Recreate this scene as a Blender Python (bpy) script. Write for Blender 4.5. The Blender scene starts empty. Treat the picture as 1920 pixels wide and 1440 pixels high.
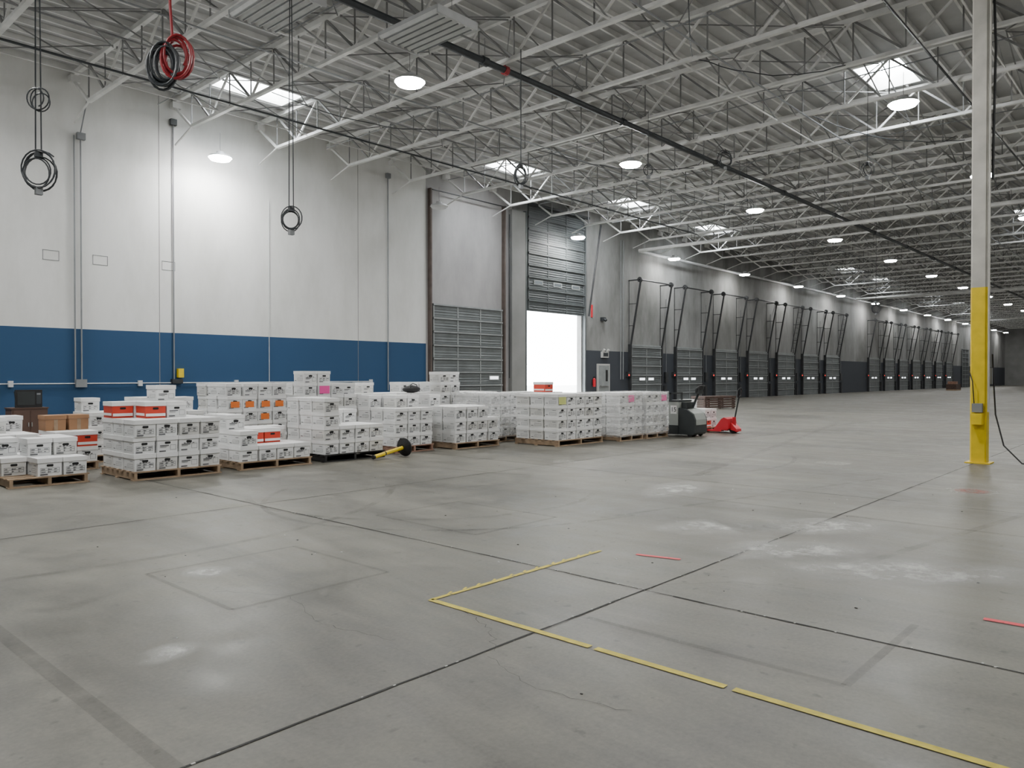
import bpy, math, random
from mathutils import Vector, Matrix
random.seed(7)
R = random.Random(11)

# ------------------------------------------------------------------ materials
def newmat(name):
    m = bpy.data.materials.new(name); m.use_nodes = True
    nt = m.node_tree
    return m, nt, nt.nodes['Principled BSDF']

def N(nt, typ, **kw):
    n = nt.nodes.new(typ)
    for k, v in kw.items(): setattr(n, k, v)
    return n

def mat(name, col, rough=0.6, metal=0.0, var=0.12, scale=3.0, bump=0.0, detail=6, spec=0.5):
    m, nt, p = newmat(name)
    geo = N(nt, 'ShaderNodeNewGeometry')
    no = N(nt, 'ShaderNodeTexNoise'); no.inputs['Scale'].default_value = scale; no.inputs['Detail'].default_value = detail
    nt.links.new(geo.outputs['Position'], no.inputs['Vector'])
    cr = N(nt, 'ShaderNodeValToRGB')
    cr.color_ramp.elements[0].position = 0.3; cr.color_ramp.elements[1].position = 0.7
    cr.color_ramp.elements[0].color = (*[c*(1-var) for c in col], 1)
    cr.color_ramp.elements[1].color = (*[min(1, c*(1+var*0.6)) for c in col], 1)
    nt.links.new(no.outputs['Fac'], cr.inputs['Fac'])
    nt.links.new(cr.outputs['Color'], p.inputs['Base Color'])
    p.inputs['Roughness'].default_value = rough; p.inputs['Metallic'].default_value = metal
    p.inputs['Specular IOR Level'].default_value = spec
    if bump:
        b = N(nt, 'ShaderNodeBump'); b.inputs['Strength'].default_value = bump; b.inputs['Distance'].default_value = 0.01
        nt.links.new(no.outputs['Fac'], b.inputs['Height']); nt.links.new(b.outputs['Normal'], p.inputs['Normal'])
    return m

def emat(name, col, s):
    m = bpy.data.materials.new(name); m.use_nodes = True; nt = m.node_tree
    for n in list(nt.nodes): nt.nodes.remove(n)
    e = N(nt, 'ShaderNodeEmission'); e.inputs['Color'].default_value = (*col, 1); e.inputs['Strength'].default_value = s
    o = N(nt, 'ShaderNodeOutputMaterial'); nt.links.new(e.outputs[0], o.inputs[0])
    return m

def decal(name, col, alpha, nscale=6.0, lo=0.35, hi=0.65, radial=False, rough=0.6):
    """thin worn paint / rubber film: principled with noise-broken alpha"""
    m, nt, p = newmat(name)
    p.inputs['Base Color'].default_value = (*col, 1); p.inputs['Roughness'].default_value = rough
    tc = N(nt, 'ShaderNodeNewGeometry')
    no = N(nt, 'ShaderNodeTexNoise'); no.inputs['Scale'].default_value = nscale; no.inputs['Detail'].default_value = 10
    no.inputs['Roughness'].default_value = 0.75
    nt.links.new(tc.outputs['Position'], no.inputs['Vector'])
    mr = N(nt, 'ShaderNodeMapRange'); mr.inputs['From Min'].default_value = lo; mr.inputs['From Max'].default_value = hi
    mr.inputs['To Max'].default_value = alpha
    nt.links.new(no.outputs['Fac'], mr.inputs['Value'])
    out = mr.outputs[0]
    if radial:
        oc = N(nt, 'ShaderNodeTexCoord')
        g = N(nt, 'ShaderNodeTexGradient', gradient_type='SPHERICAL')
        nt.links.new(oc.outputs['Object'], g.inputs['Vector'])
        mu = N(nt, 'ShaderNodeMath', operation='MULTIPLY'); mu.use_clamp = True
        g2 = N(nt, 'ShaderNodeMath', operation='MULTIPLY'); g2.inputs[1].default_value = 1.5; g2.use_clamp = True
        nt.links.new(g.outputs['Fac'], g2.inputs[0])
        nt.links.new(out, mu.inputs[0]); nt.links.new(g2.outputs[0], mu.inputs[1]); out = mu.outputs[0]
    nt.links.new(out, p.inputs['Alpha'])
    return m

# floor concrete
def floor_mat():
    m, nt, p = newmat('polished_concrete')
    geo = N(nt, 'ShaderNodeNewGeometry')
    def noise(s, d, r=0.6, stretch=None, dist=0.0):
        n = N(nt, 'ShaderNodeTexNoise'); n.inputs['Scale'].default_value = s; n.inputs['Detail'].default_value = d
        n.inputs['Roughness'].default_value = r; n.inputs['Distortion'].default_value = dist
        if stretch:
            mp = N(nt, 'ShaderNodeMapping'); mp.inputs['Scale'].default_value = stretch
            nt.links.new(geo.outputs['Position'], mp.inputs['Vector']); nt.links.new(mp.outputs[0], n.inputs['Vector'])
        else: nt.links.new(geo.outputs['Position'], n.inputs['Vector'])
        return n.outputs['Fac']
    a = noise(0.35, 5); b = noise(2.2, 9, 0.72); c = noise(38, 6, 0.7); d = noise(0.9, 8, 0.65, (1, 0.22, 1), 0.6)
    cr = N(nt, 'ShaderNodeValToRGB'); e = cr.color_ramp.elements
    e[0].position = 0.42; e[0].color = (0.074, 0.070, 0.058, 1)
    e[1].position = 0.58; e[1].color = (0.195, 0.184, 0.154, 1)
    def mix(x, y, f):
        mn = N(nt, 'ShaderNodeMix'); mn.data_type = 'FLOAT'; mn.inputs[0].default_value = f
        nt.links.new(x, mn.inputs[2]); nt.links.new(y, mn.inputs[3]); return mn.outputs[0]
    v = mix(mix(mix(a, b, 0.5), c, 0.22), d, 0.35)
    nt.links.new(v, cr.inputs['Fac'])
    sp = noise(9, 3, 0.5)
    s2 = N(nt, 'ShaderNodeMapRange'); s2.inputs['From Min'].default_value = 0.65; s2.inputs['From Max'].default_value = 0.73
    s2.inputs['To Min'].default_value = 1.0; s2.inputs['To Max'].default_value = 0.66
    nt.links.new(sp, s2.inputs['Value'])
    mm = N(nt, 'ShaderNodeVectorMath', operation='SCALE')
    nt.links.new(cr.outputs['Color'], mm.inputs[0]); nt.links.new(s2.outputs[0], mm.inputs['Scale'])
    nt.links.new(mm.outputs[0], p.inputs['Base Color'])
    r = N(nt, 'ShaderNodeMapRange'); r.inputs['From Min'].default_value = 0.35; r.inputs['From Max'].default_value = 0.65
    r.inputs['To Min'].default_value = 0.30; r.inputs['To Max'].default_value = 0.56
    nt.links.new(mix(a, b, 0.6), r.inputs['Value']); nt.links.new(r.outputs[0], p.inputs['Roughness'])
    bp = N(nt, 'ShaderNodeBump'); bp.inputs['Strength'].default_value = 0.08; bp.inputs['Distance'].default_value = 0.01
    nt.links.new(b, bp.inputs['Height']); nt.links.new(bp.outputs[0], p.inputs['Normal'])
    p.inputs['Specular IOR Level'].default_value = 0.35
    return m

# long wall: white above, blue band (x<22.4), grey band (x>34)
def wall_mat():
    m, nt, p = newmat('painted_tilt_up_wall')
    geo = N(nt, 'ShaderNodeNewGeometry'); sx = N(nt, 'ShaderNodeSeparateXYZ')
    nt.links.new(geo.outputs['Position'], sx.inputs[0])
    def cmp(o, op, v):
        n = N(nt, 'ShaderNodeMath', operation=op); n.inputs[1].default_value = v; nt.links.new(o, n.inputs[0]); return n.outputs[0]
    def mul(a, b):
        n = N(nt, 'ShaderNodeMath', operation='MULTIPLY'); nt.links.new(a, n.inputs[0]); nt.links.new(b, n.inputs[1]); return n.outputs[0]
    low = cmp(sx.outputs['Z'], 'LESS_THAN', 3.04)
    lx = cmp(sx.outputs['X'], 'LESS_THAN', 22.35); gx = cmp(sx.outputs['X'], 'GREATER_THAN', 33.9)
    no = N(nt, 'ShaderNodeTexNoise'); no.inputs['Scale'].default_value = 0.6; no.inputs['Detail'].default_value = 9; no.inputs['Roughness'].default_value = 0.65
    mp = N(nt, 'ShaderNodeMapping'); mp.inputs['Scale'].default_value = (1, 1, 0.35)
    nt.links.new(geo.outputs['Position'], mp.inputs['Vector']); nt.links.new(mp.outputs[0], no.inputs['Vector'])
    cr = N(nt, 'ShaderNodeValToRGB'); e = cr.color_ramp.elements
    e[0].position = 0.35; e[0].color = (0.66, 0.66, 0.635, 1); e[1].position = 0.6; e[1].color = (0.78, 0.78, 0.765, 1)
    nt.links.new(no.outputs['Fac'], cr.inputs['Fac'])
    cg = N(nt, 'ShaderNodeValToRGB'); e = cg.color_ramp.elements
    e[0].position = 0.35; e[0].color = (0.18, 0.18, 0.175, 1); e[1].position = 0.62; e[1].color = (0.32, 0.32, 0.315, 1)
    nt.links.new(no.outputs['Fac'], cg.inputs['Fac'])
    def mixc(f, a, b):
        n = N(nt, 'ShaderNodeMix'); n.data_type = 'RGBA'; nt.links.new(f, n.inputs[0])
        for s, i in ((a, 6), (b, 7)):
            if isinstance(s, tuple): n.inputs[i].default_value = s
            else: nt.links.new(s, n.inputs[i])
        return n.outputs[2]
    cm = N(nt, 'ShaderNodeValToRGB'); e = cm.color_ramp.elements
    e[0].position = 0.35; e[0].color = (0.34, 0.33, 0.33, 1); e[1].position = 0.62; e[1].color = (0.45, 0.44, 0.44, 1)
    nt.links.new(no.outputs['Fac'], cm.inputs['Fac'])
    mid = cmp(sx.outputs['X'], 'LESS_THAN', 28.0)
    white = mixc(lx, mixc(mid, cg.outputs[0], cm.outputs[0]), cr.outputs[0])
    c1 = mixc(mul(low, lx), white, (0.028, 0.078, 0.165, 1))
    c2 = mixc(mul(low, gx), c1, (0.055, 0.061, 0.073, 1))
    nt.links.new(c2, p.inputs['Base Color']); p.inputs['Roughness'].default_value = 0.7
    p.inputs['Specular IOR Level'].default_value = 0.25
    return m

M_floor = floor_mat(); M_wall = wall_mat()
M_wallg = mat('grey_wall_paint', (0.24, 0.24, 0.235), 0.8, var=0.15, scale=0.8)
M_deck = mat('roof_deck_white', (0.48, 0.485, 0.49), 0.8, var=0.15, scale=1.5)
M_truss = mat('truss_paint_white', (0.74, 0.74, 0.725), 0.55, var=0.18, scale=2)
M_web = mat('truss_web_grey', (0.24, 0.24, 0.24), 0.6, var=0.5, scale=1.2)
M_pipe_dark = mat('dark_sprinkler_pipe', (0.03, 0.035, 0.04), 0.5, var=0.3)
M_pipe = mat('painted_conduit', (0.22, 0.23, 0.24), 0.5)
M_pipe_w = mat('white_conduit', (0.62, 0.63, 0.64), 0.5)
M_black = mat('black_rubber', (0.012, 0.012, 0.013), 0.55, var=0.3)
M_cable = mat('cable_jacket', (0.035, 0.04, 0.045), 0.5, var=0.3)
M_red = mat('red_hose', (0.30, 0.012, 0.02), 0.45)
M_lamp = emat('led_lens', (1.0, 0.995, 0.965), 300)
M_lamp2 = emat('dimmed_led_lens', (1.0, 0.995, 0.965), 120)  # weaker copy of the lamp lens, dimmed to darken the far end
M_sky = emat('skylight_acrylic', (0.92, 0.97, 1.0), 48)
M_sky2 = emat('dimmed_skylight_acrylic', (0.92, 0.97, 1.0), 20)  # same panes with emission cut to keep the far ceiling darker
M_housing = mat('fixture_housing', (0.55, 0.56, 0.57), 0.4)
M_tube = mat('unlit_tube', (0.75, 0.76, 0.76), 0.3)
M_box = mat('white_cardboard', (0.82, 0.825, 0.82), 0.75, var=0.10, scale=2.2)
M_box2 = mat('white_cardboard_lid', (0.86, 0.86, 0.855), 0.7, var=0.08, scale=3)
M_box3 = mat('offwhite_cardboard', (0.72, 0.715, 0.69), 0.75, var=0.08, scale=3)
M_ink = mat('box_print_grey', (0.10, 0.10, 0.11), 0.8, var=0.2)
M_hole = mat('handle_hole', (0.015, 0.015, 0.015), 0.9)
M_redbox = mat('red_carton', (0.60, 0.045, 0.02), 0.6, var=0.08)
M_brown = mat('kraft_carton', (0.34, 0.18, 0.09), 0.8, var=0.1)
M_orange = mat('orange_label', (0.85, 0.20, 0.03), 0.7, var=0.03)
M_pink = mat('pink_label', (0.90, 0.09, 0.38), 0.7, var=0.03)
M_ylab = mat('yellow_label', (0.62, 0.66, 0.22), 0.7, var=0.03)
M_wood = mat('pallet_wood', (0.36, 0.255, 0.165), 0.85, var=0.3, scale=6, bump=0.3)
M_wood2 = mat('pallet_wood_reddish', (0.30, 0.17, 0.12), 0.85, var=0.3, scale=6)
M_wood3 = mat('dark_brown_wood', (0.075, 0.045, 0.035), 0.8, var=0.3, scale=6)
M_yel = mat('safety_yellow', (0.80, 0.58, 0.008), 0.5, var=0.12, scale=5)
M_tape = mat('yellow_floor_tape', (0.58, 0.47, 0.05), 0.6, var=0.25, scale=14)
M_colw = mat('column_white', (0.50, 0.485, 0.44), 0.6, var=0.2, scale=2.5)
M_doorg = mat('galvanised_door', (0.17, 0.185, 0.19), 0.5, metal=0.15, var=0.18, scale=1.6)
M_doord = mat('door_strut', (0.30, 0.32, 0.32), 0.45, metal=0.2, var=0.15)
M_doordark = mat('raised_door_panel', (0.085, 0.096, 0.10), 0.6, metal=0.0, var=0.18, scale=1.6)
M_track = mat('door_track_steel', (0.035, 0.037, 0.04), 0.5, metal=0.2, var=0.3)
M_rust = mat('brown_track', (0.10, 0.075, 0.065), 0.7, var=0.3)
M_day = emat('daylight_vision_panel', (0.92, 0.96, 1.0), 3.0)
M_dimday = emat('dim_vision_panel', (0.75, 0.85, 0.9), 0.35)
M_redled = emat('red_signal', (1.0, 0.03, 0.02), 3)
M_green = mat('cabinet_brown', (0.10, 0.055, 0.04), 0.5)
M_cream = mat('truck_cream', (0.33, 0.35, 0.33), 0.4, var=0.08)
M_tdark = mat('truck_charcoal', (0.025, 0.03, 0.032), 0.45)
M_jack = mat('pallet_jack_red', (0.62, 0.02, 0.035), 0.4, var=0.08)
M_steel = mat('bare_steel', (0.42, 0.42, 0.42), 0.35, metal=0.9)
M_doorw = mat('man_door_paint', (0.50, 0.50, 0.48), 0.5, var=0.05)
M_joint = mat('joint_filler', (0.024, 0.023, 0.021), 0.8, var=0.5, scale=9)
M_crumb = mat('joint_crumbs', (0.5, 0.49, 0.46), 0.8, var=0.3, scale=9)
M_ghost = decal('tape_ghost', (0.03, 0.029, 0.026), 0.26, 5, 0.25, 0.7)
M_tire = decal('tyre_mark', (0.02, 0.02, 0.02), 0.36, 2, 0.40, 0.75, rough=0.4)
M_white = decal('faded_white_line', (0.60, 0.60, 0.55), 0.6, 7, 0.35, 0.6)
M_scuff = decal('white_residue', (0.60, 0.60, 0.57), 0.85, 3.0, 0.34, 0.62, radial=True)
M_pinkp = decal('pink_spray', (0.75, 0.07, 0.09), 1.0, 14, 0.2, 0.45)
M_pinkf = decal('faint_pink_spray', (0.55, 0.2, 0.18), 0.6, 14, 0.3, 0.6)
M_ext = mat('outside_asphalt', (0.5, 0.5, 0.48), 0.9)

# shrink wrap
def wrapmat():
    m = bpy.data.materials.new('stretch_film'); m.use_nodes = True; nt = m.node_tree
    for n in list(nt.nodes): nt.nodes.remove(n)
    t = N(nt, 'ShaderNodeBsdfTransparent'); g = N(nt, 'ShaderNodeBsdfPrincipled')
    g.inputs['Base Color'].default_value = (0.85, 0.86, 0.87, 1); g.inputs['Roughness'].default_value = 0.25
    mx = N(nt, 'ShaderNodeMixShader'); o = N(nt, 'ShaderNodeOutputMaterial')
    no = N(nt, 'ShaderNodeTexNoise'); no.inputs['Scale'].default_value = 3; no.inputs['Detail'].default_value = 6
    mp = N(nt, 'ShaderNodeMapping'); mp.inputs['Scale'].default_value = (1, 1, 5); geo = N(nt, 'ShaderNodeNewGeometry')
    nt.links.new(geo.outputs['Position'], mp.inputs['Vector']); nt.links.new(mp.outputs[0], no.inputs['Vector'])
    mr = N(nt, 'ShaderNodeMapRange'); mr.inputs['From Min'].default_value = 0.35; mr.inputs['From Max'].default_value = 0.7
    mr.inputs['To Min'].default_value = 0.12; mr.inputs['To Max'].default_value = 0.45
    nt.links.new(no.outputs['Fac'], mr.inputs['Value']); nt.links.new(mr.outputs[0], mx.inputs['Fac'])
    nt.links.new(t.outputs[0], mx.inputs[1]); nt.links.new(g.outputs[0], mx.inputs[2]); nt.links.new(mx.outputs[0], o.inputs[0])
    return m
M_wrap = wrapmat()

# ------------------------------------------------------------------ mesh builder
class B:
    def __init__(s): s.v = []; s.f = []; s.m = []; s.mats = []; s.T = None
    def mi(s, m):
        if m not in s.mats: s.mats.append(m)
        return s.mats.index(m)
    def add(s, vs, fs, m):
        o = len(s.v)
        for p in vs:
            p = Vector(p)
            if s.T is not None: p = s.T @ p
            s.v.append(p)
        k = s.mi(m)
        for f in fs: s.f.append([i+o for i in f]); s.m.append(k)
    def poly(s, pts, m): s.add(pts, [list(range(len(pts)))], m)
    def box(s, lo, hi, m, taper=0.0):
        x0, y0, z0 = lo; x1, y1, z1 = hi; t = taper
        vs = [(x0+t, y0+t, z0), (x1-t, y0+t, z0), (x1-t, y1-t, z0), (x0+t, y1-t, z0), (x0, y0, z1), (x1, y0, z1), (x1, y1, z1), (x0, y1, z1)]
        s.add(vs, [(3, 2, 1, 0), (4, 5, 6, 7), (0, 1, 5, 4), (1, 2, 6, 5), (2, 3, 7, 6), (3, 0, 4, 7)], m)
    def prism(s, prof, axis, a, b, m):
        n = len(prof)
        def P(u, w, t): return {'x': (t, u, w), 'y': (u, t, w), 'z': (u, w, t)}[axis]
        vs = [P(u, w, a) for u, w in prof]+[P(u, w, b) for u, w in prof]
        fs = [list(range(n))[::-1], list(range(n, 2*n))]+[(i, (i+1) % n, n+(i+1) % n, n+i) for i in range(n)]
        s.add(vs, fs, m)
    def cyl(s, p, q, r, m, n=8, r2=None, caps=True):
        p = Vector(p); q = Vector(q); d = (q-p).normalized()
        up = Vector((0, 0, 1)) if abs(d.z) < 0.9 else Vector((0, 1, 0))
        a = d.cross(up).normalized(); b = a.cross(d); r2 = r if r2 is None else r2
        off = math.pi/4 if n == 4 else 0
        vs = [p+(a*math.cos(2*math.pi*i/n+off)+b*math.sin(2*math.pi*i/n+off))*r for i in range(n)]
        vs += [q+(a*math.cos(2*math.pi*i/n+off)+b*math.sin(2*math.pi*i/n+off))*r2 for i in range(n)]
        fs = [(i, (i+1) % n, n+(i+1) % n, n+i) for i in range(n)]
        if caps: fs += [list(range(n))[::-1], list(range(n, 2*n))]
        s.add(vs, fs, m)
    def tube(s, pts, r, m, n=6):
        pts = [Vector(p) for p in pts]; k = len(pts); vs = []; fs = []
        a = None
        for i, p in enumerate(pts):
            d = (pts[min(i+1, k-1)]-pts[max(i-1, 0)]).normalized()
            if a is None:
                up = Vector((0, 0, 1)) if abs(d.z) < 0.9 else Vector((0, 1, 0)); a = d.cross(up).normalized()
            a = (a-d*a.dot(d)).normalized(); b = d.cross(a)
            vs += [p+(a*math.cos(2*math.pi*j/n)+b*math.sin(2*math.pi*j/n))*r for j in range(n)]
        for i in range(k-1):
            for j in range(n):
                fs.append((i*n+j, i*n+(j+1) % n, (i+1)*n+(j+1) % n, (i+1)*n+j))
        fs += [list(range(n))[::-1], list(range((k-1)*n, k*n))]
        s.add(vs, fs, m)
    def mesh(s, name, smooth=False):
        me = bpy.data.meshes.new(name); me.from_pydata([tuple(p) for p in s.v], [], s.f)
        for m in s.mats: me.materials.append(m)
        me.polygons.foreach_set('material_index', s.m)
        if smooth: me.polygons.foreach_set('use_smooth', [True]*len(s.f))
        me.update(); return me
    def obj(s, name, loc=(0, 0, 0), rz=0.0, smooth=False, parent=None):
        return place(s.mesh(name, smooth), name, loc, rz, parent)

def place(me, name, loc=(0, 0, 0), rz=0.0, parent=None):
    o = bpy.data.objects.new(name, me); bpy.context.scene.collection.objects.link(o)
    o.location = loc; o.rotation_euler = (0, 0, rz)
    if parent: o.parent = parent
    return o
def empty(name, loc=(0, 0, 0)):
    o = bpy.data.objects.new(name, None); bpy.context.scene.collection.objects.link(o); o.location = loc; return o

# ------------------------------------------------------------------ room
X0, X1, Y0, Y1, ZR = -12.0, 156.0, -22.0, 25.4, 10.95
b = B(); b.box((X0, Y0, -0.2), (X1, Y1, 0), M_floor); b.obj('floor')
OX0, OX1, OZ = 29.0, 33.7, 4.95
b = B()
b.box((X0, Y1, 0), (OX0, Y1+0.3, ZR+0.3), M_wall)
b.box((OX0, Y1, OZ), (OX1, Y1+0.3, ZR+0.3), M_wall)
b.box((OX1, Y1, 0), (X1, Y1+0.3, ZR+0.3), M_wall)
b.obj('wall_left')
b = B(); b.box((X1, Y0, 0), (X1+0.3, Y1, ZR), M_wallg); b.obj('wall_far')
b = B(); b.box((X0-0.3, Y0, 0), (X0, Y1, ZR), M_wallg); b.obj('wall_back')
b = B(); b.box((X0, Y0-0.3, 0), (X1, Y0, ZR), M_wallg); b.obj('wall_right')
b = B(); b.box((X0, Y1+0.3, -0.25), (X1, Y1+60, -0.05), M_ext); b.obj('outside_ground')

# ceiling deck with skylight openings
TX0, TP = 8.2, 3.05
sky = []  # panes at the near end are unseen, added to brighten the ceiling there
for cx in (0.6, 12.78, 25.0, 34.1, 43.3, 67.6, 76.8, 95.1, 110, 125): sky.append((cx, 22.7))
for cx in (0.6, 25.0, 51.5, 70.8, 92, 116): sky.append((cx, 7.2))
for cx in (6.7, 25.0, 51.5, 79.8, 110): sky.append((cx, -9.0))
SX, SY = 1.28, 0.68
def inside(x, y):
    return any(abs(x-cx) < SX and abs(y-cy) < SY for cx, cy in sky)
xs = sorted({X0, X1} | {round(cx+s*SX, 3) for cx, _ in sky for s in (-1, 1)})
ys = sorted({Y0, Y1} | {round(cy+s*SY, 3) for _, cy in sky for s in (-1, 1)})
b = B()
for i in range(len(xs)-1):
    for j in range(len(ys)-1):
        if not inside((xs[i]+xs[i+1])/2, (ys[j]+ys[j+1])/2):
            b.poly([(xs[i], ys[j], ZR), (xs[i], ys[j+1], ZR), (xs[i+1], ys[j+1], ZR), (xs[i+1], ys[j], ZR)], M_deck)
b.obj('ceiling')
b = B(); y = Y0+0.3
skyrows = [22.7, 7.2, -9.0]
while y < Y1-0.05:
    row = next((r for r in skyrows if abs(y-r) < SY+0.03), None)
    segs = [(X0, X1)]
    if row is not None:
        cuts = sorted(cx for cx, cy in sky if cy == row); segs = []; a = X0
        for c in cuts: segs.append((a, c-SX-0.02)); a = c+SX+0.02
        segs.append((a, X1))
    for a, c in segs: b.box((a, y-0.03, ZR-0.15), (c, y+0.03, ZR-0.002), M_truss)
    y += 0.61
b.obj('ceiling_purlins')
for i, (cx, cy) in enumerate(sky):
    b = B()
    h = 0.45
    for (ax, ay, bx, by) in ((-SX, -SY, SX, -SY), (SX, -SY, SX, SY), (SX, SY, -SX, SY), (-SX, SY, -SX, -SY)):
        b.poly([(ax, ay, 0), (bx, by, 0), (bx, by, h), (ax, ay, h)], M_truss)
    b.poly([(-SX, -SY, h), (-SX, SY, h), (SX, SY, h), (SX, -SY, h)], M_sky if cx < 50 else M_sky2)
    for k in (-SX/3, SX/3): b.box((k-0.02, -SY, h-0.06), (k+0.02, SY, h-0.01), M_truss)
    for s in (-1, 1):
        b.box((-SX-0.06, s*SY-0.04, -0.12), (SX+0.06, s*SY+0.04, 0.0), M_truss)
        b.box((s*SX-0.04, -SY, -0.12), (s*SX+0.04, SY, 0.0), M_truss)
    b.obj('window_skylight', (cx, cy, ZR))

# trusses
def truss():
    b = B(); zt, zb = ZR-0.24, 9.62
    ya, yb = Y1-0.05, Y0+0.05
    b.box((-0.06, yb, zt-0.05), (0.06, ya, zt+0.08), M_truss)
    b.box((-0.06, yb+1.2, zb-0.045), (0.06, ya-1.25, zb+0.045), M_truss)
    n = int((ya-yb-2.5)/1.22); st = (ya-yb-2.5)/n
    for i in range(n+1):
        yy = ya-1.25-i*st
        b.cyl((0, yy, zb), (0, yy, zt), 0.022, M_web, 4)
        if i < n:
            s = i % 2
            b.cyl((0, yy, zb if s else zt), (0, yy-st, zt if s else zb), 0.038, M_truss if s else M_web, 4)
    b.cyl((0, ya, zt-0.15), (0, ya-1.25, zb), 0.05, M_truss, 4)
    b.cyl((0, ya-0.05, zb-0.35), (0, ya-1.25, zb), 0.03, M_truss, 4)
    b.box((-0.14, ya-0.2, zt-0.25), (0.14, ya+0.04, zt-0.05), M_truss)
    yy = ya-3.2; k = 0
    while yy > yb+2:
        b.cyl((0.04, yy, zb+0.02), (TP-0.04, yy, zt-0.05), 0.02, M_web, 4)
        b.cyl((0.04, yy, zt-0.05), (TP-0.04, yy, zb+0.02), 0.02, M_web, 4)
        b.cyl((0.04, yy, zb+0.03), (TP-0.04, yy, zb+0.03), 0.026, M_web if k % 2 else M_truss, 4)
        if k % 2 == 0:
            b.cyl((0.04, yy, zt-0.1), (TP-0.04, yy-3.0, zt-0.1), 0.018, M_web, 4)
            b.cyl((0.04, yy-3.0, zt-0.1), (TP-0.04, yy, zt-0.1), 0.018, M_web, 4)
        yy -= 3.05; k += 1
    return b.mesh('truss')
tm = truss(); root = empty('roof_trusses')
x = TX0-6*TP
while x < X1-TP:
    place(tm, 'truss', (x, 0, 0), 0, root); x += TP

b = B()
for gx in (38.6, 77.0, 115.5):
    b.cyl((gx, Y1-0.6, 9.05), (gx, Y0+0.5, 9.05), 0.10, M_truss, 8)
    y = Y1-1
    while y > Y0+1:
        b.cyl((gx, y, 9.1), (gx, y, 9.6), 0.015, M_web, 4); y -= 3.05
b.obj('transverse_header_pipe')
b = B()
PY = 13.25
b.cyl((X0+0.3, PY, 9.42), (X1-1, PY, 9.42), 0.085, M_pipe_dark, 10)
x = X0+1.2
while x < X1-2:
    b.cyl((x-0.09, PY, 9.42), (x+0.09, PY, 9.42), 0.115, M_pipe_dark, 10)
    b.cyl((x, PY, 9.42), (x, PY, 10.0), 0.012, M_web, 4); x += TP*2
b.cyl((14.3, PY, 9.42), (14.42, PY, 9.42), 0.12, M_red, 10)
b.obj('sprinkler_main_pipe')
b = B()
b.cyl((X0+0.3, 20.9, 9.5), (38.4, 20.9, 9.5), 0.03, M_pipe_dark, 6)
b.cyl((X0+0.3, 17.0, 9.55), (60, 17.0, 9.55), 0.02, M_pipe, 6)
b.cyl((X0+0.3, 9.0, 9.55), (100, 9.0, 9.55), 0.025, M_pipe, 6)
b.cyl((X0+0.3, 5.0, 9.5), (140, 5.0, 9.5), 0.03, M_pipe_dark, 6)
for k in range(0, 22):
    xx = 4.0+k*6.1
    b.cyl((xx, Y1-1.5, 9.98), (xx, 3, 9.98), 0.018, M_pipe, 5)
b.cyl((38.9, 24.95, 9.05), (X1-1, 24.95, 9.05), 0.09, M_pipe_w, 8)
# drooping cables strapped to the pipes
rr = random.Random(5)
for (xa, ya_, xb, yb_) in ((5.2, 16.5, 8.3, 14.0), (2.2, 20.0, 5.2, 16.7), (17.4, 9.5, 20.4, 6.8), (23.5, 9, 29.5, 6), (14.3, 8.0, 17.2, 9.5), (29.6, 17, 35.7, 14), (20.4, 17.5, 26.5, 14.5), (11.4, 19.5, 17.3, 18)):
    pts = [(xa+(xb-xa)*t/12, ya_+(yb_-ya_)*t/12, 9.6-0.35*math.sin(math.pi*t/12)+0.04*rr.random()) for t in range(13)]
    b.tube(pts, 0.014, M_cable, 5)
b.obj('sprinkler_branch_pipes')

# lamps
def lamp_mesh(lm):
    b = B()
    b.cyl((0, 0, 0.02), (0, 0, 0.09), 0.38, M_housing, 24, 0.34)
    b.cyl((0, 0, 0.09), (0, 0, 0.22), 0.15, M_housing, 16, 0.12)
    for i in range(12):
        a = i*math.pi/6; b.cyl((0.12*math.cos(a), 0.12*math.sin(a), 0.14), (0.30*math.cos(a), 0.30*math.sin(a), 0.10), 0.012, M_housing, 4)
    b.cyl((0, 0, -0.05), (0, 0, 0.018), 0.31, lm, 24, 0.36)
    b.tube([(0, 0, 0.22), (0.02, 0, 0.26), (0, 0, 0.32), (0, 0, 0.85)], 0.008, M_web, 4)
    return b.mesh('high_bay_light')
lm_on, lm_far, lm_off = lamp_mesh(M_lamp), lamp_mesh(M_lamp2), lamp_mesh(M_tube)
for k in range(-1, 15):
    for yy in (24.1, 14.45, 5.9, -4, -14):
        if yy < 0 and k % 2: continue
        xx = 12.2+9.75*k
        me = lm_off if (k == 1 and yy == 24.1) else (lm_on if k < 3 else lm_far)
        place(me, 'high_bay_light', (xx, yy, 8.8), 0)
def fluo(loc):
    b = B(); W, L = 0.55, 0.92
    b.box((-W, -L, 0.03), (W, L, 0.11), M_housing)
    for i in range(6):
        cx = -W+0.09+i*(2*W-0.18)/5
        b.prism([(cx-0.085, 0.03), (cx-0.04, -0.03), (cx+0.04, -0.03), (cx+0.085, 0.03)], 'y', -L+.02, L-.02, M_tube)
        b.cyl((cx, -L+.08, -0.038), (cx, L-.08, -0.038), 0.015, M_pipe, 6)
    for s in (-1, 1):
        b.box((-W, s*L-0.02, -0.05), (W, s*L+0.02, 0.11), M_housing)
        b.cyl((0, s*0.75, 0.11), (0, s*0.75, 0.85), 0.006, M_web, 4)
    b.obj('fluorescent_fixture', loc)
fluo((10.6, 12.0, 8.75)); fluo((8.25, 13.9, 9.0))

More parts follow.
